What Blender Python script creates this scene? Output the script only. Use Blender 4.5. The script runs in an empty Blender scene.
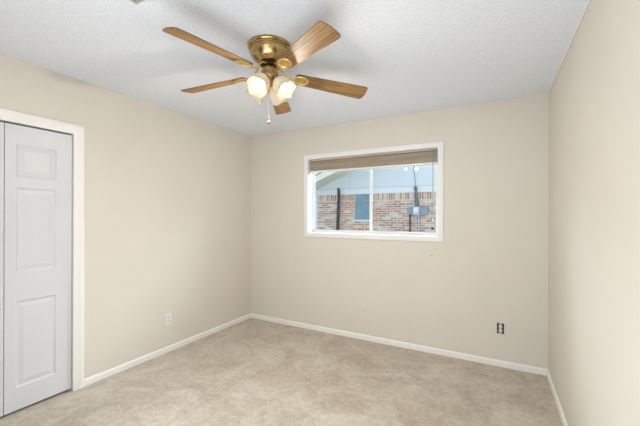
import bpy, bmesh, math, random
from mathutils import Vector, Matrix
C = bpy.context.scene.collection
S = bpy.context.scene
PI = math.pi

# ---------------------------------------------------------------- camera, world, lights, exposure
H = 2.44
cam = bpy.data.cameras.new('camera')
cam.sensor_width = 36.0
cam.lens = 321.03 / 640.0 * 36.0
cam.shift_y = 3.64 / 640.0
cam.clip_start = 0.02
co = bpy.data.objects.new('camera', cam)
C.objects.link(co)
co.matrix_world = (Matrix.Translation((0, 0, 1.365)) @ Matrix.Rotation(math.radians(28.456), 4, 'Z')
                   @ Matrix.Rotation(PI / 2, 4, 'X') @ Matrix.Rotation(math.radians(0.179), 4, 'Z'))
S.camera = co
S.view_settings.view_transform = 'Standard'
S.view_settings.look = 'None'
S.view_settings.gamma = 1.0
S.view_settings.use_curve_mapping = False
S.view_settings.exposure = 0.05

W = bpy.data.worlds.new('sky')
S.world = W
W.use_nodes = True
wn, wl = W.node_tree.nodes, W.node_tree.links
wn.clear()
wo = wn.new('ShaderNodeOutputWorld')
wb = wn.new('ShaderNodeBackground')
wtc = wn.new('ShaderNodeTexCoord')
wns = wn.new('ShaderNodeTexNoise')
wns.inputs['Scale'].default_value = 2.2
wns.inputs['Detail'].default_value = 4
wr = wn.new('ShaderNodeValToRGB')
wr.color_ramp.elements[0].position = 0.4
wr.color_ramp.elements[0].color = (0.60, 0.74, 0.92, 1)
wr.color_ramp.elements[1].position = 0.65
wr.color_ramp.elements[1].color = (0.80, 0.88, 0.96, 1)
wl.new(wtc.outputs['Generated'], wns.inputs['Vector'])
wl.new(wns.outputs['Fac'], wr.inputs['Fac'])
wl.new(wr.outputs['Color'], wb.inputs['Color'])
wl.new(wb.outputs['Background'], wo.inputs['Surface'])
wb.inputs['Strength'].default_value = 1.55


def area(name, loc, rot, sx, sy, power, col):
    l = bpy.data.lights.new(name, 'AREA')
    l.shape = 'RECTANGLE'
    l.size, l.size_y = sx, sy
    l.energy = power
    l.color = col
    o = bpy.data.objects.new(name, l)
    C.objects.link(o)
    o.location = loc
    o.rotation_euler = rot
    return o


# fill lamp added behind the camera, set in an opening of the front wall
area('rear_fill', (-0.55, -0.42, 1.25), (-PI / 2, 0, PI), 1.1, 1.9, 9.5, (0.88, 0.94, 1.0))
# unseen fill lamp added low by the camera, aimed up to brighten the ceiling
area('ceiling_fill', (-0.80, 0.20, 0.45), (PI * 0.79, 0, 0), 1.8, 1.0, 19, (0.90, 0.95, 1.0))
# open bright sky above the neighbour's roof, slanting down through the window
area('sky_light', (-1.30, 6.4, 3.35), (math.radians(-62), 0, 0), 6.5, 1.2, 560, (0.84, 0.92, 1.0))
BULB = 5.0
LAMP = 6.4

# ---------------------------------------------------------------- helpers


def mat(name, col=(0.8, 0.8, 0.8), rough=0.6, metal=0.0, spec=0.5):
    m = bpy.data.materials.new(name)
    m.use_nodes = True
    b = m.node_tree.nodes['Principled BSDF']
    b.inputs['Base Color'].default_value = (*col, 1)
    b.inputs['Roughness'].default_value = rough
    b.inputs['Metallic'].default_value = metal
    b.inputs['Specular IOR Level'].default_value = spec
    return m


def N(m, t, **kw):
    n = m.node_tree.nodes.new(t)
    for k, v in kw.items():
        if k in n.inputs:
            n.inputs[k].default_value = v
        else:
            setattr(n, k, v)
    return n


def L(m, a, b):
    m.node_tree.links.new(a, b)


def P(m):
    return m.node_tree.nodes['Principled BSDF']


def ramp(m, stops, interp='LINEAR'):
    r = N(m, 'ShaderNodeValToRGB')
    cr = r.color_ramp
    cr.interpolation = interp
    while len(cr.elements) < len(stops):
        cr.elements.new(0.5)
    for e, (p, c) in zip(cr.elements, stops):
        e.position = p
        e.color = (*c, 1)
    return r


def noise_mat(name, stops, scale, rough=0.8, bump=0.0, bscale=None, bdist=0.002, vec_scale=(1, 1, 1),
              detail=3, metal=0.0, spec=0.3, rot=(0, 0, 0)):
    m = mat(name, stops[0][1], rough, metal, spec)
    tc = N(m, 'ShaderNodeTexCoord')
    mp = N(m, 'ShaderNodeMapping')
    mp.inputs['Scale'].default_value = vec_scale
    mp.inputs['Rotation'].default_value = rot
    L(m, tc.outputs['Object'], mp.inputs['Vector'])
    n = N(m, 'ShaderNodeTexNoise', Scale=scale, Detail=detail)
    L(m, mp.outputs['Vector'], n.inputs['Vector'])
    r = ramp(m, stops)
    L(m, n.outputs['Fac'], r.inputs['Fac'])
    L(m, r.outputs['Color'], P(m).inputs['Base Color'])
    if bump:
        n2 = N(m, 'ShaderNodeTexNoise', Scale=bscale or scale, Detail=3)
        L(m, mp.outputs['Vector'], n2.inputs['Vector'])
        b = N(m, 'ShaderNodeBump', Strength=bump, Distance=bdist)
        L(m, n2.outputs['Fac'], b.inputs['Height'])
        L(m, b.outputs['Normal'], P(m).inputs['Normal'])
    return m


def obj(name, bm, m=None, parent=None, smooth=False, label=None, kind=None, loc=None, rot=None):
    bmesh.ops.recalc_face_normals(bm, faces=bm.faces[:])
    me = bpy.data.meshes.new(name)
    bm.to_mesh(me)
    bm.free()
    if m:
        me.materials.append(m)
    if smooth:
        for p in me.polygons:
            p.use_smooth = True
        me.set_sharp_from_angle(angle=math.radians(35))
    o = bpy.data.objects.new(name, me)
    C.objects.link(o)
    if parent:
        o.parent = parent
    if loc:
        o.location = loc
    if rot:
        o.rotation_euler = rot
    if label:
        o['label'] = label
    if kind:
        o['kind'] = kind
    return o


def thing(name, label, cat, loc=(0, 0, 0), rotz=0, group=None):
    o = bpy.data.objects.new(name, None)
    C.objects.link(o)
    o.empty_display_size = 0.1
    o.location = loc
    o.rotation_euler = (0, 0, rotz)
    if label:
        o['label'] = label
        o['category'] = cat
    if group:
        o['group'] = group
    return o


def BM():
    return bmesh.new()


def box(bm, x0, x1, y0, y1, z0, z1, bev=0.0):
    r = bmesh.ops.create_cube(bm, size=1.0)
    vs = r['verts']
    for v in vs:
        v.co = Vector(((x0 + x1) / 2 + v.co.x * (x1 - x0), (y0 + y1) / 2 + v.co.y * (y1 - y0),
                       (z0 + z1) / 2 + v.co.z * (z1 - z0)))
    if bev:
        es = list({e for v in vs for e in v.link_edges})
        bmesh.ops.bevel(bm, geom=es, offset=bev, segments=2, profile=0.5, affect='EDGES')
    return vs


def lathe(bm, prof, seg=32, mtx=None, lobes=0, amp=None, cap0=False, cap1=False):
    rings = []
    for i, (r, z) in enumerate(prof):
        ring = []
        for k in range(seg):
            a = 2 * PI * k / seg
            rr, zz = r, z
            if lobes:
                ar, az = amp[i]
                rr = r + ar * math.cos(lobes * a)
                zz = z + az * math.cos(lobes * a)
            v = Vector((rr * math.cos(a), rr * math.sin(a), zz))
            if mtx:
                v = mtx @ v
            ring.append(bm.verts.new(v))
        rings.append(ring)
    for a, b in zip(rings, rings[1:]):
        for k in range(seg):
            bm.faces.new((a[k], a[(k + 1) % seg], b[(k + 1) % seg], b[k]))
    if cap0:
        bm.faces.new(rings[0])
    if cap1:
        bm.faces.new(rings[-1])


def tube(bm, pts, r, seg=10, flat=1.0):
    pts = [Vector(p) for p in pts]
    rings = []
    for i, p in enumerate(pts):
        d = (pts[min(i + 1, len(pts) - 1)] - pts[max(i - 1, 0)]).normalized()
        up = Vector((0, 0, 1)) if abs(d.z) < 0.95 else Vector((0, 1, 0))
        s = d.cross(up).normalized()
        t = s.cross(d).normalized()
        rr = r[i] if isinstance(r, (list, tuple)) else r
        rings.append([bm.verts.new(p + s * rr * math.cos(2 * PI * k / seg) + t * rr * flat * math.sin(2 * PI * k / seg))
                      for k in range(seg)])
    for a, b in zip(rings, rings[1:]):
        for k in range(seg):
            bm.faces.new((a[k], a[(k + 1) % seg], b[(k + 1) % seg], b[k]))
    bm.faces.new(rings[0])
    bm.faces.new(rings[-1])


def sphere(bm, c, r, sx=1, sy=1, sz=1, u=16, v=10):
    m = Matrix.Translation(c) @ Matrix.Diagonal((sx, sy, sz, 1))
    bmesh.ops.create_uvsphere(bm, u_segments=u, v_segments=v, radius=r, matrix=m)


def frame_sweep(bm, pts, prof, closed, place):
    """sweep a moulding profile [(outward offset, projection)] along axis-aligned 2D path with mitred corners"""
    n = len(pts)
    rings = []
    for i, p in enumerate(pts):
        p = Vector(p)
        ns = []
        for a, b in (((i - 1) % n, i), (i, (i + 1) % n)):
            if not closed and (a == n - 1 and b == 0):
                continue
            d = (Vector(pts[b]) - Vector(pts[a])).normalized()
            ns.append(Vector((d.y, -d.x)))
        m = ns[0] if len(ns) == 1 else (ns[0] + ns[1]) / (1 + ns[0].dot(ns[1]))
        rings.append([bm.verts.new(place(p + m * o, h)) for o, h in prof])
    k = len(prof)
    rr = rings + ([rings[0]] if closed else [])
    for a, b in zip(rr, rr[1:]):
        for j in range(k):
            bm.faces.new((a[j], a[(j + 1) % k], b[(j + 1) % k], b[j]))
    if not closed:
        bm.faces.new(rings[0])
        bm.faces.new(rings[-1])


# ---------------------------------------------------------------- materials
wall_m = noise_mat('painted_wall', [(0.3, (0.700, 0.655, 0.575)), (0.7, (0.720, 0.675, 0.595))], 3.0, 0.75,
                   bump=0.25, bscale=90, bdist=0.001)
trim_m = noise_mat('white_trim_paint', [(0.3, (0.86, 0.845, 0.81)), (0.7, (0.88, 0.865, 0.83))], 6.0, 0.4, bump=0.05,
                   bscale=30, bdist=0.001)
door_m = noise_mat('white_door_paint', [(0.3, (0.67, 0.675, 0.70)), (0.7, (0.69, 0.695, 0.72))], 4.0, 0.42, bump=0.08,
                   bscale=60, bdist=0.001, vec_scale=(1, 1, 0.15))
vinyl_m = noise_mat('white_window_paint', [(0.3, (0.84, 0.84, 0.83)), (0.7, (0.86, 0.86, 0.85))], 6.0, 0.4)
plate_m = noise_mat('ivory_plastic', [(0.3, (0.70, 0.67, 0.61)), (0.7, (0.73, 0.70, 0.64))], 20.0, 0.35)
whiteplate_m = noise_mat('white_plastic', [(0.3, (0.78, 0.77, 0.74)), (0.7, (0.80, 0.79, 0.76))], 20.0, 0.35)
dark_m = noise_mat('black_slot', [(0.3, (0.015, 0.013, 0.012)), (0.7, (0.03, 0.027, 0.025))], 30.0, 0.6)
anchor_m = noise_mat('beige_anchor', [(0.3, (0.42, 0.38, 0.33)), (0.7, (0.50, 0.46, 0.40))], 60.0, 0.6)
steel_m = noise_mat('dull_steel', [(0.3, (0.45, 0.45, 0.44)), (0.7, (0.6, 0.6, 0.58))], 40.0, 0.4, metal=0.8)

# stippled ceiling
ceil_m = mat('stippled_ceiling', (0.7, 0.7, 0.7), 0.95, 0, 0.1)
tc = N(ceil_m, 'ShaderNodeTexCoord')
n1 = N(ceil_m, 'ShaderNodeTexNoise', Scale=75.0, Detail=4.0, Roughness=0.65)
n2 = N(ceil_m, 'ShaderNodeTexVoronoi', Scale=60.0)
L(ceil_m, tc.outputs['Object'], n1.inputs['Vector'])
L(ceil_m, tc.outputs['Object'], n2.inputs['Vector'])
rr = ramp(ceil_m, [(0.33, (0.73, 0.76, 0.815)), (0.62, (0.84, 0.87, 0.93))])
L(ceil_m, n1.outputs['Fac'], rr.inputs['Fac'])
L(ceil_m, rr.outputs['Color'], P(ceil_m).inputs['Base Color'])
mx = N(ceil_m, 'ShaderNodeMath', operation='ADD')
L(ceil_m, n1.outputs['Fac'], mx.inputs[0])
L(ceil_m, n2.outputs['Distance'], mx.inputs[1])
bp = N(ceil_m, 'ShaderNodeBump', Strength=0.4, Distance=0.004)
L(ceil_m, mx.outputs[0], bp.inputs['Height'])
L(ceil_m, bp.outputs['Normal'], P(ceil_m).inputs['Normal'])

# carpet
carpet_m = mat('beige_carpet', (0.5, 0.43, 0.35), 1.0, 0, 0.05)
tc = N(carpet_m, 'ShaderNodeTexCoord')
nb = N(carpet_m, 'ShaderNodeTexNoise', Scale=3.2, Detail=5.0, Roughness=0.65, Distortion=0.8)
nf = N(carpet_m, 'ShaderNodeTexNoise', Scale=150.0, Detail=3.0, Roughness=0.7)
L(carpet_m, tc.outputs['Object'], nb.inputs['Vector'])
L(carpet_m, tc.outputs['Object'], nf.inputs['Vector'])
r1 = ramp(carpet_m, [(0.40, (0.50, 0.42, 0.325)), (0.5, (0.63, 0.55, 0.45)), (0.60, (0.74, 0.67, 0.57))])
nm = N(carpet_m, 'ShaderNodeTexNoise', Scale=24.0, Detail=5.0, Roughness=0.8)
L(carpet_m, tc.outputs['Object'], nm.inputs['Vector'])
mf = N(carpet_m, 'ShaderNodeMix')
mf.inputs[0].default_value = 0.5
L(carpet_m, nb.outputs['Fac'], mf.inputs[2])
L(carpet_m, nm.outputs['Fac'], mf.inputs[3])
r2 = ramp(carpet_m, [(0.3, (0.70, 0.70, 0.70)), (0.7, (1.12, 1.12, 1.12))])
L(carpet_m, mf.outputs[0], r1.inputs['Fac'])
L(carpet_m, nf.outputs['Fac'], r2.inputs['Fac'])
ml = N(carpet_m, 'ShaderNodeMix', data_type='RGBA', blend_type='MULTIPLY')
ml.inputs[0].default_value = 1.0
L(carpet_m, r1.outputs['Color'], ml.inputs[6])
L(carpet_m, r2.outputs['Color'], ml.inputs[7])
L(carpet_m, ml.outputs[2], P(carpet_m).inputs['Base Color'])
P(carpet_m).inputs['Sheen Weight'].default_value = 0.2
bp = N(carpet_m, 'ShaderNodeBump', Strength=0.8, Distance=0.008)
L(carpet_m, nf.outputs['Fac'], bp.inputs['Height'])
L(carpet_m, bp.outputs['Normal'], P(carpet_m).inputs['Normal'])

# antique brass
brass_m = noise_mat('antique_brass', [(0.3, (0.34, 0.235, 0.105)), (0.7, (0.60, 0.44, 0.20))], 9.0, 0.2, metal=1.0,
                    vec_scale=(1, 1, 6))
gold_m = noise_mat('bright_brass', [(0.3, (0.80, 0.60, 0.26)), (0.7, (0.95, 0.76, 0.40))], 30.0, 0.4, metal=1.0)
medal_m = noise_mat('gold_medallion', [(0.3, (0.60, 0.38, 0.10)), (0.7, (0.78, 0.55, 0.20))], 40.0, 0.5, metal=0.8)
P(brass_m).inputs['Anisotropic'].default_value = 0.85
btg = N(brass_m, 'ShaderNodeTangent')
btg.direction_type = 'RADIAL'
btg.axis = 'Z'
L(brass_m, btg.outputs[0], P(brass_m).inputs['Tangent'])
motor_m = noise_mat('black_motor', [(0.3, (0.02, 0.016, 0.014)), (0.7, (0.05, 0.035, 0.03))], 60.0, 0.45, metal=0.3)

# oak blades
oak_m = mat('oak_veneer', (0.4, 0.25, 0.12), 0.5, 0, 0.35)
tc = N(oak_m, 'ShaderNodeTexCoord')
mp = N(oak_m, 'ShaderNodeMapping')
mp.inputs['Scale'].default_value = (1.0, 9.0, 9.0)
L(oak_m, tc.outputs['Object'], mp.inputs['Vector'])
na = N(oak_m, 'ShaderNodeTexNoise', Scale=3.0, Detail=3.0, Distortion=1.2)
L(oak_m, mp.outputs['Vector'], na.inputs['Vector'])
wv = N(oak_m, 'ShaderNodeTexWave', Scale=1.6, Distortion=6.0, Detail=2.0)
wv.bands_direction = 'Y'
L(oak_m, mp.outputs['Vector'], wv.inputs['Vector'])
mp2 = N(oak_m, 'ShaderNodeMapping')
mp2.inputs['Scale'].default_value = (8.0, 260.0, 260.0)
L(oak_m, tc.outputs['Object'], mp2.inputs['Vector'])
nfine = N(oak_m, 'ShaderNodeTexNoise', Scale=1.0, Detail=2.0)
L(oak_m, mp2.outputs['Vector'], nfine.inputs['Vector'])
mm = N(oak_m, 'ShaderNodeMix')
mm.inputs[0].default_value = 0.20
L(oak_m, na.outputs['Fac'], mm.inputs[2])
L(oak_m, wv.outputs['Fac'], mm.inputs[3])
ro = ramp(oak_m, [(0.25, (0.12, 0.058, 0.020)), (0.45, (0.255, 0.135, 0.045)), (0.7, (0.36, 0.205, 0.075))])
L(oak_m, mm.outputs[0], ro.inputs['Fac'])
rf = ramp(oak_m, [(0.35, (0.78, 0.78, 0.78)), (0.6, (1.05, 1.05, 1.05))])
L(oak_m, nfine.outputs['Fac'], rf.inputs['Fac'])
ml = N(oak_m, 'ShaderNodeMix', data_type='RGBA', blend_type='MULTIPLY')
ml.inputs[0].default_value = 1.0
L(oak_m, ro.outputs['Color'], ml.inputs[6])
L(oak_m, rf.outputs['Color'], ml.inputs[7])
L(oak_m, ml.outputs[2], P(oak_m).inputs['Base Color'])

# alabaster glass
shade_m = mat('alabaster_glass', (0.92, 0.88, 0.80), 0.3)
nn = shade_m.node_tree.nodes
tcs = N(shade_m, 'ShaderNodeTexCoord')
nz = N(shade_m, 'ShaderNodeTexNoise', Scale=22.0, Detail=3.0)
L(shade_m, tcs.outputs['Object'], nz.inputs['Vector'])
rz = ramp(shade_m, [(0.35, (0.78, 0.71, 0.60)), (0.65, (0.86, 0.81, 0.73))])
L(shade_m, nz.outputs['Fac'], rz.inputs['Fac'])
L(shade_m, rz.outputs['Color'], P(shade_m).inputs['Base Color'])
tr = N(shade_m, 'ShaderNodeBsdfTranslucent')
L(shade_m, rz.outputs['Color'], tr.inputs['Color'])
ms = N(shade_m, 'ShaderNodeMixShader')
ms.inputs[0].default_value = 0.35
L(shade_m, P(shade_m).outputs[0], ms.inputs[1])
L(shade_m, tr.outputs[0], ms.inputs[2])
L(shade_m, ms.outputs[0], nn['Material Output'].inputs['Surface'])

bulb_m = mat('lit_bulb', (1, 0.9, 0.75), 0.5)
P(bulb_m).inputs['Emission Color'].default_value = (1.0, 0.86, 0.66, 1)
P(bulb_m).inputs['Emission Strength'].default_value = BULB

# window glass: a thin pane
glass_m = mat('window_glass', (0.9, 0.95, 0.95), 0.0)
nn = glass_m.node_tree.nodes
tp = N(glass_m, 'ShaderNodeBsdfTransparent')
tp.inputs['Color'].default_value = (0.93, 0.96, 0.97, 1)
gl = N(glass_m, 'ShaderNodeBsdfGlossy', Roughness=0.005)
fr = N(glass_m, 'ShaderNodeFresnel', IOR=1.5)
# the straight-through pane needs the same Fresnel term on its inner face (no total reflection)
ge = N(glass_m, 'ShaderNodeNewGeometry')
mi = N(glass_m, 'ShaderNodeMix')
mi.inputs[2].default_value = 1.5
mi.inputs[3].default_value = 1 / 1.5
L(glass_m, ge.outputs['Backfacing'], mi.inputs[0])
L(glass_m, mi.outputs[0], fr.inputs['IOR'])
ms = N(glass_m, 'ShaderNodeMixShader')
L(glass_m, fr.outputs[0], ms.inputs[0])
L(glass_m, tp.outputs[0], ms.inputs[1])
L(glass_m, gl.outputs[0], ms.inputs[2])
L(glass_m, ms.outputs[0], nn['Material Output'].inputs['Surface'])

blind_m = noise_mat('beige_slats', [(0.3, (0.42, 0.34, 0.255)), (0.7, (0.58, 0.49, 0.38))], 4.0, 0.5,
                    vec_scale=(0.3, 1, 30))
rail_m = noise_mat('cream_rail', [(0.3, (0.84, 0.81, 0.75)), (0.7, (0.87, 0.84, 0.78))], 10.0, 0.4)
cord_m = noise_mat('grey_cord', [(0.3, (0.36, 0.36, 0.36)), (0.7, (0.45, 0.45, 0.44))], 60.0, 0.7)


def brick_material(name, vertical):
    m = mat(name, (0.5, 0.3, 0.2), 0.9, 0, 0.2)
    tc = N(m, 'ShaderNodeTexCoord')
    sp = N(m, 'ShaderNodeSeparateXYZ')
    cb = N(m, 'ShaderNodeCombineXYZ')
    L(m, tc.outputs['Object'], sp.inputs[0])
    L(m, sp.outputs['Z' if vertical else 'X'], cb.inputs['X'])
    L(m, sp.outputs['X' if vertical else 'Z'], cb.inputs['Y'])
    bt = N(m, 'ShaderNodeTexBrick', Scale=1.0)
    bt.inputs['Color1'].default_value = (0, 0, 0, 1)
    bt.inputs['Color2'].default_value = (1, 1, 1, 1)
    bt.inputs['Mortar'].default_value = (0.5, 0.5, 0.5, 1)
    bt.inputs['Mortar Size'].default_value = 0.009
    bt.inputs['Mortar Smooth'].default_value = 0.1
    bt.inputs['Brick Width'].default_value = 0.20
    bt.inputs['Row Height'].default_value = 0.060
    if vertical:
        bt.offset = 0.0
    L(m, cb.outputs[0], bt.inputs['Vector'])
    r = ramp(m, [(0.0, (0.52, 0.25, 0.15)), (0.2, (0.64, 0.36, 0.22)), (0.38, (0.66, 0.46, 0.33)),
                 (0.55, (0.44, 0.27, 0.20)), (0.66, (0.74, 0.62, 0.50)), (0.80, (0.58, 0.30, 0.18)),
                 (0.93, (0.74, 0.66, 0.55))], 'CONSTANT')
    L(m, bt.outputs['Color'], r.inputs['Fac'])
    nz = N(m, 'ShaderNodeTexNoise', Scale=14.0, Detail=4.0)
    L(m, tc.outputs['Object'], nz.inputs['Vector'])
    rn = ramp(m, [(0.3, (0.75, 0.75, 0.75)), (0.7, (1.15, 1.15, 1.15))])
    L(m, nz.outputs['Fac'], rn.inputs['Fac'])
    mu = N(m, 'ShaderNodeMix', data_type='RGBA', blend_type='MULTIPLY')
    mu.inputs[0].default_value = 1.0
    L(m, r.outputs['Color'], mu.inputs[6])
    L(m, rn.outputs['Color'], mu.inputs[7])
    mx = N(m, 'ShaderNodeMix', data_type='RGBA')
    mx.inputs[7].default_value = (0.74, 0.70, 0.64, 1)
    L(m, bt.outputs['Fac'], mx.inputs[0])
    L(m, mu.outputs[2], mx.inputs[6])
    L(m, mx.outputs[2], P(m).inputs['Base Color'])
    bp = N(m, 'ShaderNodeBump', Strength=0.5, Distance=0.01)
    bp.invert = True
    L(m, bt.outputs['Fac'], bp.inputs['Height'])
    L(m, bp.outputs['Normal'], P(m).inputs['Normal'])
    return m


brick_m = brick_material('mixed_brick', False)
soldier_m = brick_material('soldier_brick', True)
siding_m = noise_mat('pale_siding', [(0.3, (0.74, 0.78, 0.80)), (0.7, (0.78, 0.82, 0.84))], 2.0, 0.6)
cream_m = noise_mat('cream_soffit', [(0.3, (0.76, 0.76, 0.62)), (0.7, (0.80, 0.80, 0.66))], 2.0, 0.7)
eave_m = noise_mat('white_eave_paint', [(0.3, (0.80, 0.82, 0.83)), (0.7, (0.84, 0.86, 0.87))], 4.0, 0.6)
shingle_m = noise_mat('grey_shingle', [(0.3, (0.20, 0.19, 0.18)), (0.7, (0.30, 0.29, 0.27))], 25.0, 0.9, bump=0.5)
pipe_m = noise_mat('black_pipe', [(0.3, (0.02, 0.022, 0.028)), (0.7, (0.04, 0.042, 0.05))], 15.0, 0.5)
box_m = noise_mat('blue_grey_metal', [(0.3, (0.22, 0.30, 0.38)), (0.7, (0.28, 0.36, 0.44))], 12.0, 0.5, metal=0.2)
slate_m = noise_mat('slate_pipe', [(0.3, (0.10, 0.12, 0.14)), (0.7, (0.17, 0.20, 0.23))], 12.0, 0.5, metal=0.2)
conduit_m = noise_mat('galvanised_conduit', [(0.3, (0.52, 0.54, 0.56)), (0.7, (0.66, 0.68, 0.70))], 30.0, 0.45, metal=0.3)
blueglass_m = noise_mat('blue_window', [(0.3, (0.16, 0.29, 0.33)), (0.7, (0.24, 0.38, 0.42))], 5.0, 0.25)
grass_m = noise_mat('pale_gravel', [(0.3, (0.20, 0.19, 0.18)), (0.7, (0.32, 0.30, 0.28))], 14.0, 0.95, bump=0.6, bscale=60, bdist=0.02)

# ---------------------------------------------------------------- room shell
XL, XR, YB, YF = -2.886, 0.413, 3.373, -0.36
T = 0.12


def slab_with_hole(bm, a0, a1, b0, b1, ha0, ha1, hb0, hb1, put):
    """four boxes around a rectangular hole; put(a0,a1,b0,b1) makes a box"""
    if hb1 < b1: put(a0, a1, hb1, b1)
    if hb0 > b0: put(a0, a1, b0, hb0)
    put(a0, ha0, hb0, hb1)
    put(ha1, a1, hb0, hb1)


bm = BM(); box(bm, XL - 0.9, XR + T, YF - T, YB + 0.19, -0.12, 0.0)
obj('floor', bm, carpet_m, kind='structure')
bm = BM(); box(bm, XL - 0.9, XR + T, YF - T, YB + 0.19, H, H + 0.12)
obj('ceiling', bm, ceil_m, kind='structure')

WX0, WX1, WZ0, WZ1 = -1.993, -0.494, 1.172, 2.060      # clear window opening
bm = BM()
slab_with_hole(bm, XL - T, XR + T, 0, H, WX0 - 0.012, WX1 + 0.012, WZ0 - 0.012, WZ1 + 0.012,
               lambda a, b, c, d: box(bm, a, b, YB, YB + 0.19, c, d))
obj('wall_back', bm, wall_m, kind='structure')
DY0, DY1, DZ = 0.490, 1.283, 2.003                      # closet opening
bm = BM()
slab_with_hole(bm, YF, YB, 0, H, DY0 - 0.015, DY1 + 0.015, 0, DZ + 0.015,
               lambda a, b, c, d: box(bm, XL - T, XL, a, b, c, d))
obj('wall_left', bm, wall_m, kind='structure')
bm = BM()
box(bm, XL - 0.75, XL - 0.70, 0.2, 1.65, 0, H)
box(bm, XL - 0.70, XL - T, 0.2, 0.25, 0, H)
box(bm, XL - 0.70, XL - T, 1.6, 1.65, 0, H)
obj('wall_closet', bm, wall_m, kind='structure')
bm = BM(); box(bm, XR, XR + T, YF, YB, 0, H)
obj('wall_right', bm, wall_m, kind='structure')
bm = BM()
slab_with_hole(bm, XL - T, XR + T, 0, H, -1.12, 0.02, 0, 2.2,  # unseen opening added to hold the rear fill lamp
               lambda a, b, c, d: box(bm, a, b, YF - T, YF, c, d))
obj('wall_front', bm, wall_m, kind='structure')

# baseboards
bprof = [(0, 0), (0.0, 0.012), (0.040, 0.012), (0.050, 0.009), (0.056, 0.003), (0.056, 0)]


def baseboard(name, p0, p1, nrm):
    bm = BM()
    a, b = Vector(p0), Vector(p1)
    n = Vector(nrm)
    ra, rb = [], []
    for z, d in bprof:
        ra.append(bm.verts.new((a.x + n.x * d, a.y + n.y * d, z)))
        rb.append(bm.verts.new((b.x + n.x * d, b.y + n.y * d, z)))
    k = len(bprof)
    for j in range(k):
        bm.faces.new((ra[j], ra[(j + 1) % k], rb[(j + 1) % k], rb[j]))
    bm.faces.new(ra); bm.faces.new(rb)
    obj(name, bm, trim_m, kind='structure')


baseboard('baseboard_back', (XL, YB), (XR, YB), (0, -1))
baseboard('baseboard_left', (XL, 1.358), (XL, YB), (1, 0))
baseboard('baseboard_right', (XR, YF), (XR, YB), (-1, 0))
# thin bead where the right wall meets the ceiling
bm = BM(); box(bm, XR - 0.009, XR, YF, YB, H - 0.011, H, 0.003)
obj('trim_1', bm, trim_m, kind='structure')

# closet casing (mitred moulding) and jamb
cprof = [(0.0, 0.0), (0.0, 0.010), (0.006, 0.012), (0.040, 0.013), (0.048, 0.018), (0.068, 0.018), (0.076, 0.013), (0.076, 0.0)]
bm = BM()
frame_sweep(bm, [(DY0, 0.0), (DY0, DZ), (DY1, DZ), (DY1, 0.0)], [(-o, h) for o, h in cprof], False,
            lambda p, h: Vector((XL + h, p.x, p.y)))
obj('trim_2', bm, trim_m, kind='structure', smooth=True)
bm = BM()
box(bm, XL - T, XL + 0.002, DY0 - 0.015, DY0, 0, DZ)
box(bm, XL - T, XL + 0.002, DY1, DY1 + 0.015, 0, DZ)
box(bm, XL - T, XL + 0.002, DY0 - 0.015, DY1 + 0.015, DZ, DZ + 0.015)
obj('trim_3', bm, trim_m, kind='structure')


def bifold_leaf(name, y0, y1):
    """moulded three-panel closet door leaf; front face looks to +x"""
    z0, z1 = 0.020, 1.992
    xf, xb = XL - 0.012, XL - 0.044
    pa, pb = y0 + 0.056, y1 - 0.096
    panels = [(0.172, 0.775), (0.972, 1.562), (1.628, 1.865)]
    bm = BM()
    ys = [y0, pa, pb, y1]
    zs = [z0]
    for a, b in panels: zs += [a, b]
    zs.append(z1)
    g = {}
    for i, y in enumerate(ys):
        for j, z in enumerate(zs):
            g[i, j] = bm.verts.new((xf, y, z))
    for i in range(3):
        for j in range(len(zs) - 1):
            if i == 1 and j % 2 == 1:
                # moulded panel: slope in, flat, slope out to raised field
                prev = [g[i, j], g[i + 1, j], g[i + 1, j + 1], g[i, j + 1]]
                ya, yb, za, zb = ys[1], ys[2], zs[j], zs[j + 1]
                for ins, dep in ((0.004, 0.001), (0.012, 0.008), (0.018, 0.010), (0.024, 0.009), (0.046, 0.003), (0.050, 0.0025)):
                    cur = [bm.verts.new((xf - dep, a, b)) for a, b in
                           ((ya + ins, za + ins), (yb - ins, za + ins), (yb - ins, zb - ins), (ya + ins, zb - ins))]
                    for k in range(4):
                        bm.faces.new((prev[k], prev[(k + 1) % 4], cur[(k + 1) % 4], cur[k]))
                    prev = cur
                bm.faces.new(prev)
            else:
                bm.faces.new((g[i, j], g[i + 1, j], g[i + 1, j + 1], g[i, j + 1]))
    # sides and back
    border = [g[i, 0] for i in range(4)] + [g[3, j] for j in range(1, len(zs))] + \
             [g[i, len(zs) - 1] for i in (2, 1, 0)] + [g[0, j] for j in range(len(zs) - 2, 0, -1)]
    bk = [bm.verts.new((xb, v.co.y, v.co.z)) for v in border]
    n = len(border)
    for k in range(n):
        bm.faces.new((border[k], border[(k + 1) % n], bk[(k + 1) % n], bk[k]))
    bm.faces.new(bk)
    return obj(name, bm, door_m, kind='structure')


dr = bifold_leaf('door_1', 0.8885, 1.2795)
dl = bifold_leaf('door_2', 0.4935, 0.8845)

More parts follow.
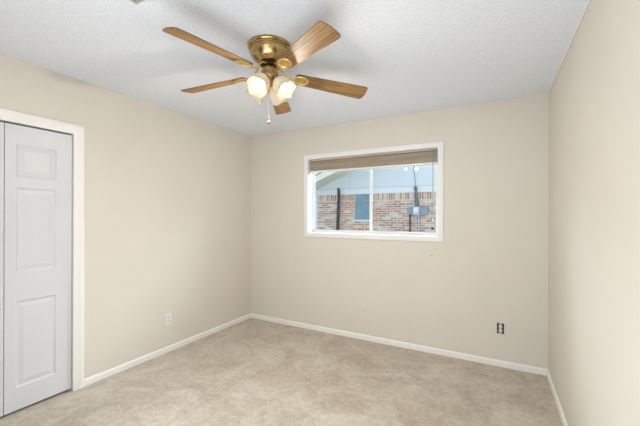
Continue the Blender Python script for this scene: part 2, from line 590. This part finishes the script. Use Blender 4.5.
# ---------------------------------------------------------------- window
win = thing('window_1', None, None, (0, 0, 0))
win['kind'] = 'structure'
wprof = [(0.0, 0.0), (0.0, 0.012), (0.004, 0.016), (0.048, 0.016), (0.055, 0.012), (0.057, 0.0)]
bm = BM()
frame_sweep(bm, [(WX0, WZ0), (WX1, WZ0), (WX1, WZ1), (WX0, WZ1)],
            [(o, h) for o, h in wprof], True, lambda p, h: Vector((p.x, YB - h, p.y)))
obj('casing', bm, vinyl_m, win, smooth=True)
bm = BM()
JY = YB + 0.155
box(bm, WX0 - 0.012, WX0, YB, JY, WZ0 - 0.012, WZ1 + 0.012)
box(bm, WX1, WX1 + 0.012, YB, JY, WZ0 - 0.012, WZ1 + 0.012)
box(bm, WX0, WX1, YB, JY, WZ0 - 0.012, WZ0)
box(bm, WX0, WX1, YB, JY, WZ1, WZ1 + 0.012)
obj('jamb', bm, vinyl_m, win)
# fixed frame of the slider
bm = BM()
fy0, fy1 = YB + 0.118, YB + 0.150
for a in ((WX0, WX0 + 0.012, WZ0, WZ1), (WX1 - 0.020, WX1, WZ0, WZ1), (WX0, WX1, WZ0, WZ0 + 0.018), (WX0, WX1, WZ1 - 0.02, WZ1)):
    box(bm, a[0], a[1], fy0, fy1, a[2], a[3])
obj('window_frame', bm, vinyl_m, win)
MX = -1.238


def sash(x0, x1, y, sl, sr):
    z0, z1 = WZ0 + 0.018, WZ1 - 0.02
    bm = BM()
    box(bm, x0, x0 + sl, y, y + 0.014, z0, z1, 0.001)
    box(bm, x1 - sr, x1, y, y + 0.014, z0, z1, 0.001)
    box(bm, x0 + sl, x1 - sr, y, y + 0.014, z0, z0 + 0.012)
    box(bm, x0 + sl, x1 - sr, y, y + 0.014, z1 - 0.02, z1)
    o = obj('sash', bm, vinyl_m, win)
    bm = BM()
    box(bm, x0 + sl, x1 - sr, y + 0.005, y + 0.008, z0 + 0.012, z1 - 0.02)
    obj('pane', bm, glass_m, o)


sash(WX0 + 0.012, MX + 0.016, YB + 0.133, 0.006, 0.024)
sash(MX - 0.012, WX1 - 0.020, YB + 0.118, 0.024, 0.016)

# ---------------------------------------------------------------- blind, raised
bl = thing('window_blind', 'beige horizontal blind raised into a stack at the top of the window', 'blind',
           ((WX0 + WX1) / 2, YB + 0.05, WZ1))
hw = (WX1 - WX0) / 2 - 0.006
bm = BM(); box(bm, -hw, hw, -0.025, 0.025, -0.022, -0.001, 0.002)
obj('headrail', bm, blind_m, bl)
bm = BM()
random.seed(4)
nsl = 30
for i in range(nsl):
    z = -0.030 - i * (0.107 / nsl)
    dx, dy = random.uniform(-0.002, 0.002), random.uniform(-0.0025, 0.0025)
    w = 0.0245
    prof = [(-w, 0.0), (-w * 0.5, 0.0012), (0, 0.0016), (w * 0.5, 0.0012), (w, 0.0)]
    vs = []
    for xx in (-hw + 0.003, hw - 0.003):
        vs.append([bm.verts.new((xx + dx, p[0] + dy, z + p[1])) for p in prof] +
                  [bm.verts.new((xx + dx, p[0] + dy, z + p[1] - 0.0024)) for p in reversed(prof)])
    k = len(vs[0])
    for j in range(k):
        bm.faces.new((vs[0][j], vs[0][(j + 1) % k], vs[1][(j + 1) % k], vs[1][j]))
    bm.faces.new(vs[0]); bm.faces.new(vs[1])
obj('slat_stack', bm, blind_m, bl)
bm = BM(); box(bm, -hw + 0.003, hw - 0.003, -0.024, 0.024, -0.158, -0.139, 0.003)
obj('bottom_rail', bm, rail_m, bl, label='cream bottom rail')
for x in (-0.62, 0.0, 0.62):
    bm = BM()
    box(bm, x - 0.0015, x + 0.0015, -0.0285, -0.0275, -0.14, -0.022)
    obj('ladder_cord', bm, blind_m, bl)
bm = BM()
tube(bm, [(hw - 0.045, -0.031, -0.012), (hw - 0.045, -0.033, -0.4), (hw - 0.045, -0.033, -0.70)], 0.0025, 6)
tube(bm, [(hw - 0.038, -0.031, -0.012), (hw - 0.038, -0.033, -0.4), (hw - 0.040, -0.033, -0.70)], 0.0012, 6)
pc = obj('pull_cord', bm, cord_m, bl)
bm = BM(); lathe(bm, [(0.002, -0.70), (0.005, -0.71), (0.0065, -0.735), (0.004, -0.74)], 10,
                 Matrix.Translation((hw - 0.042, -0.033, 0)), cap0=True, cap1=True)
obj('tassel', bm, rail_m, pc, smooth=True)

# ---------------------------------------------------------------- ceiling fan
FX, FY = -1.250, 1.632
fan = thing('ceiling_fan', 'brass ceiling fan with five oak blades and four lit alabaster shades', 'ceiling fan', (FX, FY, H))
Z = lambda z: z - H
bm = BM()
lathe(bm, [(0.02, 0), (0.136, 0), (0.138, -0.003), (0.138, -0.012), (0.134, -0.017), (0.129, -0.020),
           (0.131, -0.023), (0.131, -0.029), (0.127, -0.031), (0.129, -0.034), (0.129, -0.039), (0.124, -0.042),
           (0.121, -0.055), (0.112, -0.072), (0.097, -0.089), (0.079, -0.102), (0.066, -0.108), (0.058, -0.108)], 64, cap0=True, cap1=True)
obj('motor_housing', bm, brass_m, fan, smooth=True)
bm = BM()
lathe(bm, [(0.03, -0.104), (0.050, -0.106), (0.055, -0.110), (0.055, -0.124), (0.048, -0.130), (0.03, -0.132)], 40, cap0=True, cap1=True)
for k in range(20):
    a = 2 * PI * k / 20
    m4 = Matrix.Rotation(a, 4, 'Z')
    vs = box(bm, 0.052, 0.058, -0.003, 0.003, -0.125, -0.110)
    for v in vs: v.co = m4 @ v.co
obj('motor_ring', bm, motor_m, fan, smooth=True, label='black slotted motor ring')
bm = BM()
lathe(bm, [(0.02, -0.130), (0.040, -0.132), (0.046, -0.137), (0.051, -0.150), (0.055, -0.175), (0.055, -0.195), (0.050, -0.206),
           (0.036, -0.216), (0.022, -0.222), (0.016, -0.232), (0.018, -0.240), (0.012, -0.250), (0.007, -0.254),
           (0.009, -0.262), (0.004, -0.270)], 40, cap0=True, cap1=True)
obj('light_fitter', bm, brass_m, fan, smooth=True)

# one blade, along local +x with origin on the fan axis
BZ = 2.267 - H


def blade_mesh():
    bm = BM()
    x0, x1 = 0.165, 0.662
    w0, w1 = 0.050, 0.066
    out = []
    cr, tr_ = 0.022, 0.020
    def corner(cx, cy, r, a0):
        for i in range(7):
            a = a0 + (PI / 2) * i / 6
            out.append((cx + r * math.cos(a), cy + r * math.sin(a)))
    corner(x1 - tr_ - 0.006, w1 - tr_, tr_, 0)
    corner(x0 + cr, w0 - cr, cr, PI / 2)
    corner(x0 + cr, -w0 + cr, cr, PI)
    corner(x1 - tr_ - 0.006, -w1 + tr_, tr_, 3 * PI / 2)
    out.append((x1, 0.0))
    top = [bm.verts.new((x, y, 0.003)) for x, y in out]
    bot = [bm.verts.new((x, y, -0.003)) for x, y in out]
    n = len(out)
    for i in range(n):
        bm.faces.new((top[i], top[(i + 1) % n], bot[(i + 1) % n], bot[i]))
    bm.faces.new(top); bm.faces.new(bot)
    return bm


def iron_mesh():
    bm = BM()
    # oval ring plate beneath blade root
    rings = []
    seg = 36
    cx = 0.205
    for fr_, z in ((1.0, -0.0035), (1.0, -0.007), (0.93, -0.010), (0.82, -0.010), (0.76, -0.007), (0.74, -0.0035)):
        rings.append([bm.verts.new((cx + 0.052 * fr_ * math.cos(2 * PI * k / seg), 0.041 * fr_ * math.sin(2 * PI * k / seg), z)) for k in range(seg)])
    for a, b in zip(rings, rings[1:] + [rings[0]]):
        for k in range(seg):
            bm.faces.new((a[k], a[(k + 1) % seg], b[(k + 1) % seg], b[k]))
    return bm


def medallion_mesh():
    bm = BM()
    seg = 36
    cx = 0.205
    rings = []
    for fr_, z in ((0.76, -0.0035), (0.75, -0.0062), (0.5, -0.0075), (0.2, -0.008)):
        rings.append([bm.verts.new((cx + 0.052 * fr_ * math.cos(2 * PI * k / seg), 0.041 * fr_ * math.sin(2 * PI * k / seg), z)) for k in range(seg)])
    for a, b in zip(rings, rings[1:]):
        for k in range(seg):
            bm.faces.new((a[k], a[(k + 1) % seg], b[(k + 1) % seg], b[k]))
    bm.faces.new(rings[0]); bm.faces.new(rings[-1])
    return bm


def arm_mesh():
    bm = BM()
    tube(bm, [(0.046, 0, 0.052), (0.070, 0, 0.050), (0.093, 0, 0.028), (0.115, 0, 0.000), (0.140, 0, -0.006), (0.160, 0, -0.007)],
         [0.013, 0.012, 0.010, 0.009, 0.012, 0.015], 12, 0.4)
    return bm


def link_copy(o, parent):
    c = o.copy()
    C.objects.link(c)
    c.parent = parent
    return c


PITCH = -0.24
blade = obj('blade', blade_mesh(), oak_m, fan)
blade.location = (0, 0, BZ)
iron = obj('blade_iron', iron_mesh(), gold_m, blade, smooth=True)
med = obj('medallion', medallion_mesh(), medal_m, blade, smooth=True)
arm = obj('blade_arm', arm_mesh(), gold_m, blade, smooth=True)
bladeset = [blade]
for k in range(1, 5):
    b2 = link_copy(blade, fan)
    for ch in (iron, med, arm):
        link_copy(ch, b2)
    bladeset.append(b2)
for k, b in enumerate(bladeset):
    b.rotation_mode = 'XYZ'
    b.rotation_euler = (PITCH, (0.077, 0.054, 0.048, 0.030, 0.040)[k], math.radians(45.1 + 72 * k))

# lamps: arm + tulip shade + bulb
cam_dir = math.atan2(-FY, -FX)
AXT = math.radians(42)


def shade_mesh():
    bm = BM()
    outer = [(0.020, 0.0), (0.025, -0.005), (0.034, -0.014), (0.046, -0.028), (0.055, -0.046), (0.059, -0.064),
             (0.0595, -0.080), (0.060, -0.094), (0.063, -0.106), (0.066, -0.113)]
    amp = [(0, 0)] * 5 + [(0.0005, 0), (0.0008, 0.0), (0.001, 0.001), (0.001, 0.002), (0.001, 0.004)]
    inner = [(r - 0.003, z) for r, z in reversed(outer)]
    iamp = list(reversed(amp))
    lathe(bm, outer + inner, 60, lobes=5, amp=amp + iamp, cap1=False)
    return bm


def bulb_mesh():
    bm = BM()
    lathe(bm, [(0.004, -0.012), (0.012, -0.016), (0.013, -0.030), (0.020, -0.045), (0.0265, -0.060), (0.027, -0.070),
               (0.025, -0.084), (0.017, -0.097), (0.006, -0.104)], 20, cap0=True, cap1=True)
    return bm


def cup_mesh():
    bm = BM()
    lathe(bm, [(0.006, 0.030), (0.012, 0.026), (0.016, 0.012), (0.024, 0.004), (0.0255, -0.006), (0.0235, -0.008), (0.020, 0.002), (0.010, 0.004)], 28, cap0=True, cap1=True)
    return bm


shade0 = obj('lamp_shade', shade_mesh(), shade_m, fan, smooth=True)
bulb0 = obj('bulb', bulb_mesh(), bulb_m, shade0, smooth=True)
cup0 = obj('shade_holder', cup_mesh(), brass_m, shade0, smooth=True)
sh = [shade0]
for k in range(3):
    s = link_copy(shade0, fan)
    link_copy(bulb0, s); link_copy(cup0, s)
    sh.append(s)
for k, s in enumerate(sh):
    a = cam_dir - math.radians(36) + k * PI / 2
    s.location = (0.052 * math.cos(a), 0.052 * math.sin(a), 2.222 - H)
    s.rotation_euler = (0, -AXT, a)

    ld = bpy.data.lights.new('lamp_light', 'AREA')
    ld.shape = 'DISK'
    ld.size = 0.04
    ld.energy = LAMP
    ld.color = (1.0, 0.93, 0.84)
    lo = bpy.data.objects.new('lamp_light', ld)
    C.objects.link(lo)
    lo.parent = s
    lo.location = (0, 0, -0.112)

# pull chain
bm = BM()
for i in range(60):
    sphere(bm, (0.0, 0.0, -0.268 - i * 0.0032), 0.0015, u=6, v=4)
ch = obj('pull_chain', bm, gold_m, fan)
ch.location = (-0.004, -0.004, 0)
bm = BM()
lathe(bm, [(0.001, -0.462), (0.003, -0.464), (0.004, -0.468), (0.0085, -0.476), (0.0095, -0.482), (0.006, -0.490), (0.002, -0.493)], 16, cap0=True, cap1=True)
obj('chain_pendant', bm, brass_m, ch, smooth=True)

# ---------------------------------------------------------------- vent corner on the ceiling
vt = thing('ceiling_vent', 'grey metal air vent on the ceiling above the closet side, mostly out of frame', 'vent', (-1.594, 0.987, H))
bm = BM()
frame_sweep(bm, [(0.025, -0.145), (0.275, -0.145), (0.275, -0.025), (0.025, -0.025)],
            [(0.0, 0.0), (0.0, 0.008), (0.018, 0.008), (0.025, 0.002), (0.025, 0.0)], True, lambda p, h: Vector((p.x, p.y, -h)))
obj('frame', bm, steel_m, vt)
bm = BM(); box(bm, 0.025, 0.275, -0.145, -0.025, -0.002, 0)
obj('backing', bm, dark_m, vt)
bm = BM()
for i in range(8):
    y = -0.143 + i * 0.0148
    vs = box(bm, 0.025, 0.275, y, y + 0.010, -0.007, -0.006)
obj('louvre', bm, steel_m, vt)

# ---------------------------------------------------------------- outlets


def plate(name, label, cat, loc, rotz, m, kind):
    """wall plate; local +y... faces local -y"""
    t = thing(name, label, cat, loc, rotz)
    bm = BM(); box(bm, -0.035, 0.035, -0.006, 0.0, -0.057, 0.057, 0.0025)
    obj('cover_plate', bm, m, t)
    if kind == 'duplex':
        for s in (1, -1):
            bm = BM()
            lathe(bm, [(0.0165, -0.006), (0.0165, -0.0085), (0.002, -0.0085)], 24,
                  Matrix.Translation((0, 0, s * 0.0195)) @ Matrix.Rotation(-PI / 2, 4, 'X') @ Matrix.Scale(-1, 4, (0, 0, 1)), cap0=True, cap1=True)
            for v in bm.verts:
                v.co.y = -abs(v.co.y)
            r = obj('receptacle', bm, m, t)
            bm = BM()
            box(bm, -0.0082, -0.0052, -0.0092, -0.0084, s * 0.0195 - 0.002, s * 0.0195 + 0.008)
            box(bm, 0.0052, 0.0082, -0.0092, -0.0084, s * 0.0195 - 0.001, s * 0.0195 + 0.007)
            box(bm, -0.003, 0.003, -0.0092, -0.0084, s * 0.0195 - 0.010, s * 0.0195 - 0.005)
            obj('slots', bm, dark_m, r, label='black contact slots')
        bm = BM(); sphere(bm, (0, -0.0062, 0), 0.0025, sy=0.5, u=10, v=6)
        obj('screw', bm, steel_m, t)
    else:
        bm = BM(); box(bm, -0.008, 0.008, -0.009, -0.006, -0.009, 0.009, 0.001)
        r = obj('jack', bm, m, t)
        bm = BM(); box(bm, -0.005, 0.005, -0.0095, -0.0088, -0.005, 0.004)
        obj('jack_opening', bm, dark_m, r)
        for s in (1, -1):
            bm = BM(); sphere(bm, (0, -0.0062, s * 0.042), 0.0025, sy=0.5, u=10, v=6)
            obj('screw', bm, steel_m, t)
    return t


plate('wall_outlet', 'white duplex outlet with cover plate low on the left wall', 'outlet', (XL, 2.117, 0.328), PI / 2, whiteplate_m, 'duplex')
plate('phone_jack', 'ivory jack plate low on the back wall under the window', 'wall plate', (-1.262, YB, 0.330), 0, plate_m, 'jack')

t = thing('uncovered_outlet', 'outlet without cover plate, dark open box low on the back wall right of the window', 'outlet', (0.055, YB, 0.347))
bm = BM()
frame_sweep(bm, [(-0.026, -0.045), (0.026, -0.045), (0.026, 0.045), (-0.026, 0.045)],
            [(0, 0), (0, 0.002), (0.002, 0.002), (0.002, 0)], True, lambda p, h: Vector((p.x, -h, p.y)))
obj('box_rim', bm, dark_m, t)
bm = BM(); box(bm, -0.026, 0.026, -0.001, 0.0, -0.045, 0.045)
obj('open_box', bm, dark_m, t)
bm = BM(); box(bm, -0.010, 0.010, -0.006, -0.001, -0.049, 0.049, 0.001)
obj('strap', bm, steel_m, t)
for s in (1, -1):
    bm = BM()
    box(bm, -0.0155, 0.0155, -0.010, -0.004, s * 0.0185 - 0.012, s * 0.0185 + 0.012, 0.004)
    dv = obj('receptacle', bm, plate_m, t, label='ivory receptacle face')
    for x in (-0.0068, 0.0068):
        bm = BM()
        box(bm, x - 0.0017, x + 0.0017, -0.0108, -0.0098, s * 0.0185 - 0.003, s * 0.0185 + 0.006)
        obj('slot', bm, dark_m, dv)

wa = thing('wall_anchor', 'tiny grey wall anchor in the back wall just under the right end of the window', 'wall anchor', (-0.549, YB, 0.98))
bm = BM(); lathe(bm, [(0.009, 0.0), (0.008, 0.002), (0.004, 0.0025), (0.003, 0.0005)], 16, Matrix.Rotation(PI / 2, 4, 'X'), cap0=True, cap1=True)
obj('flange', bm, anchor_m, wa)

# ---------------------------------------------------------------- outside
bm = BM(); box(bm, -14, 8, YB + 0.19, 22, -0.35, -0.20)
obj('ground', bm, grass_m, kind='structure')

NY = 8.2
hs = thing('neighbouring_house', 'brick house with pale gable seen through the window', 'house', (-4.58, NY, -0.2))


def hb(*a, bev=0.0):
    bm = BM()
    x0, x1, y0, y1, z0, z1 = a
    ox, oy, oz = hs.location
    box(bm, x0 - ox, x1 - ox, y0 - oy, y1 - oy, z0 - oz, z1 - oz, bev)
    return bm


BT = 1.98
obj('brick_wall', hb(-4.53, 4.0, NY, NY + 0.25, -0.2, BT - 0.20), brick_m, hs)
obj('soldier_course', hb(-4.53, 4.0, NY, NY + 0.25, BT - 0.20, BT), soldier_m, hs)
obj('frieze_board', hb(-4.64, 4.0, NY - 0.03, NY + 0.25, BT, BT + 0.150), eave_m, hs)
obj('trim_ledge', hb(-4.53, 4.0, NY - 0.04, NY + 0.25, BT + 0.150, BT + 0.165), conduit_m, hs)
# gable siding (trapezoid under the rake)
ox, oy, oz = hs.location
z0 = BT + 0.165


def rake_z(x):
    return 2.321 + 0.39 * (0.5 + 4.135) - 0.39 * abs(x - 0.5)


bm = BM()
sec = [(-4.53, z0), (4.0, z0), (4.0, rake_z(4.0)), (0.5, rake_z(0.5)), (-4.53, rake_z(-4.53))]
fa = [bm.verts.new((x - ox, -0.01, z - oz)) for x, z in sec]
fb = [bm.verts.new((x - ox, 0.25, z - oz)) for x, z in sec]
for i in range(5):
    bm.faces.new((fa[i], fa[(i + 1) % 5], fb[(i + 1) % 5], fb[i]))
bm.faces.new(fa); bm.faces.new(fb)
obj('gable_siding', bm, siding_m, hs)
for x in (-3.50, 0.16, 1.70):
    bm = BM()
    box(bm, x - 0.005 - ox, x + 0.005 - ox, -0.014, -0.01, z0 - oz, rake_z(x) - 0.02 - oz)
    obj('panel_seam', bm, conduit_m, hs)


def slope(x0, x1, y0, y1, dz0, dz1):
    bm = BM()
    a = [(x0, rake_z(x0) + dz0), (x1, rake_z(x1) + dz0), (x1, rake_z(x1) + dz1), (x0, rake_z(x0) + dz1)]
    va = [bm.verts.new((x - ox, y0 - oy, z - oz)) for x, z in a]
    vb = [bm.verts.new((x - ox, y1 - oy, z - oz)) for x, z in a]
    for i in range(4):
        bm.faces.new((va[i], va[(i + 1) % 4], vb[(i + 1) % 4], vb[i]))
    bm.faces.new(va); bm.faces.new(vb)
    return bm


for a, b in ((-4.85, 0.5), (0.5, 5.85)):
    obj('rake_soffit', slope(a, b, NY - 0.72, NY, 0.0, 0.02), cream_m, hs, label='cream underside of the roof edge')
    obj('rake_fascia', slope(a, b, NY - 0.75, NY - 0.72, -0.02, 0.14), cream_m, hs)
    obj('roof', slope(a, b, NY - 0.77, NY + 5.0, 0.14, 0.17), shingle_m, hs, label='grey shingle roof')
# return wall of pale lap boards beyond the brick corner
bm = BM()
z = -0.2
i = 0
while z < BT:
    zt = min(z + 0.125, BT)
    vs = [(NY + 0.02, z), (NY + 0.045, zt), (NY + 0.25, zt), (NY + 0.25, z)]
    a = [bm.verts.new((-4.64 - ox, y - oy, q - oz)) for y, q in vs]
    b = [bm.verts.new((-4.53 - ox, y - oy, q - oz)) for y, q in vs]
    for j in range(4):
        bm.faces.new((a[j], a[(j + 1) % 4], b[(j + 1) % 4], b[j]))
    bm.faces.new(a); bm.faces.new(b)
    z = zt
obj('corner_boards', bm, siding_m, hs, label='pale blue lapped boards at the corner')
# small window
wx0, wx1, wz0, wz1 = -3.315, -2.935, 1.315, 1.965
wf = obj('window', hb(wx0 - 0.03, wx1 + 0.03, NY - 0.02, NY, wz0 - 0.03, BT), box_m, hs, label='blue grey window with muntins')
obj('pane', hb(wx0, wx1, NY - 0.024, NY - 0.02, wz0, wz1), blueglass_m, wf)
bm = BM()
for k in range(1, 3):
    x = wx0 + (wx1 - wx0) * k / 3
    box(bm, x - 0.007 - ox, x + 0.007 - ox, -0.031, -0.024, wz0 - oz, wz1 - oz)
for k in range(1, 4):
    q = wz0 + (wz1 - wz0) * k / 4
    box(bm, wx0 - ox, wx1 - ox, -0.030, -0.024, q - 0.007 - oz, q + 0.007 - oz)
obj('muntins', bm, box_m, wf)
obj('window_sill', hb(wx0 - 0.06, wx1 + 0.06, NY - 0.06, NY, wz0 - 0.07, wz0 - 0.03), eave_m, wf)
# black downpipe
bm = BM()
tube(bm, [(-3.80 - ox, -0.13, 2.16 - oz), (-3.80 - ox, -0.10, 2.06 - oz), (-3.82 - ox, -0.06, 1.85 - oz), (-3.845 - ox, -0.055, 1.2 - oz), (-3.88 - ox, -0.055, 0.4 - oz), (-3.90 - ox, -0.055, -0.15 - oz)],
     [0.03, 0.04, 0.042, 0.042, 0.042, 0.042], 12)
obj('downpipe', bm, pipe_m, hs, smooth=True, label='black downpipe')
bm = BM(); sphere(bm, (-1.32 - ox, -0.02, 1.084 - oz), 0.032)
obj('pipe_stub', bm, pipe_m, hs, smooth=True)

# electric meter on the brick
em = thing('electric_meter', 'round electric meter between two blue grey boxes on the brick wall outside', 'electric meter', (-1.65, NY, 1.53))
bm = BM(); box(bm, -0.255, -0.115, -0.10, 0, -0.10, 0.075, 0.008)
obj('terminal_box', bm, box_m, em)
bm = BM(); box(bm, -0.11, 0.04, -0.11, 0, -0.12, 0.09, 0.008)
mb = obj('meter_base', bm, conduit_m, em)
bm = BM(); lathe(bm, [(0.075, 0.10), (0.075, 0.13), (0.068, 0.17), (0.05, 0.185), (0.004, 0.187)], 28,
                 Matrix.Translation((-0.035, 0, -0.01)) @ Matrix.Rotation(PI / 2, 4, 'X'), cap0=True, cap1=True)
obj('meter_dial', bm, eave_m, mb, smooth=True)
bm = BM(); box(bm, 0.045, 0.235, -0.10, 0, -0.10, 0.075, 0.008)
obj('breaker_box', bm, box_m, em)
bm = BM()
tube(bm, [(-0.03, -0.05, 0.08), (-0.035, -0.05, 0.22), (-0.06, -0.05, 0.36), (-0.062, -0.05, 0.50), (-0.062, -0.05, 0.56)], [0.055, 0.05, 0.035, 0.03, 0.02], 10)
obj('mast', bm, slate_m, em, smooth=True)
bm = BM(); tube(bm, [(-0.062, -0.05, 0.55), (-0.09, -0.05, 0.8), (-0.12, -0.05, 1.15)], 0.009, 8)
obj('service_wire', bm, box_m, em, smooth=True)
bm = BM(); sphere(bm, (-0.065, -0.08, 0.55), 0.045)
obj('mast_clamp', bm, slate_m, em, smooth=True)
for x, m_, r in ((-0.205, pipe_m, 0.020), (-0.052, conduit_m, 0.018), (0.012, conduit_m, 0.018)):
    bm = BM(); tube(bm, [(x, -0.04, -0.09), (x, -0.04, -1.0), (x, -0.04, -1.79)], r, 10)
    obj('conduit', bm, m_, em, smooth=True)
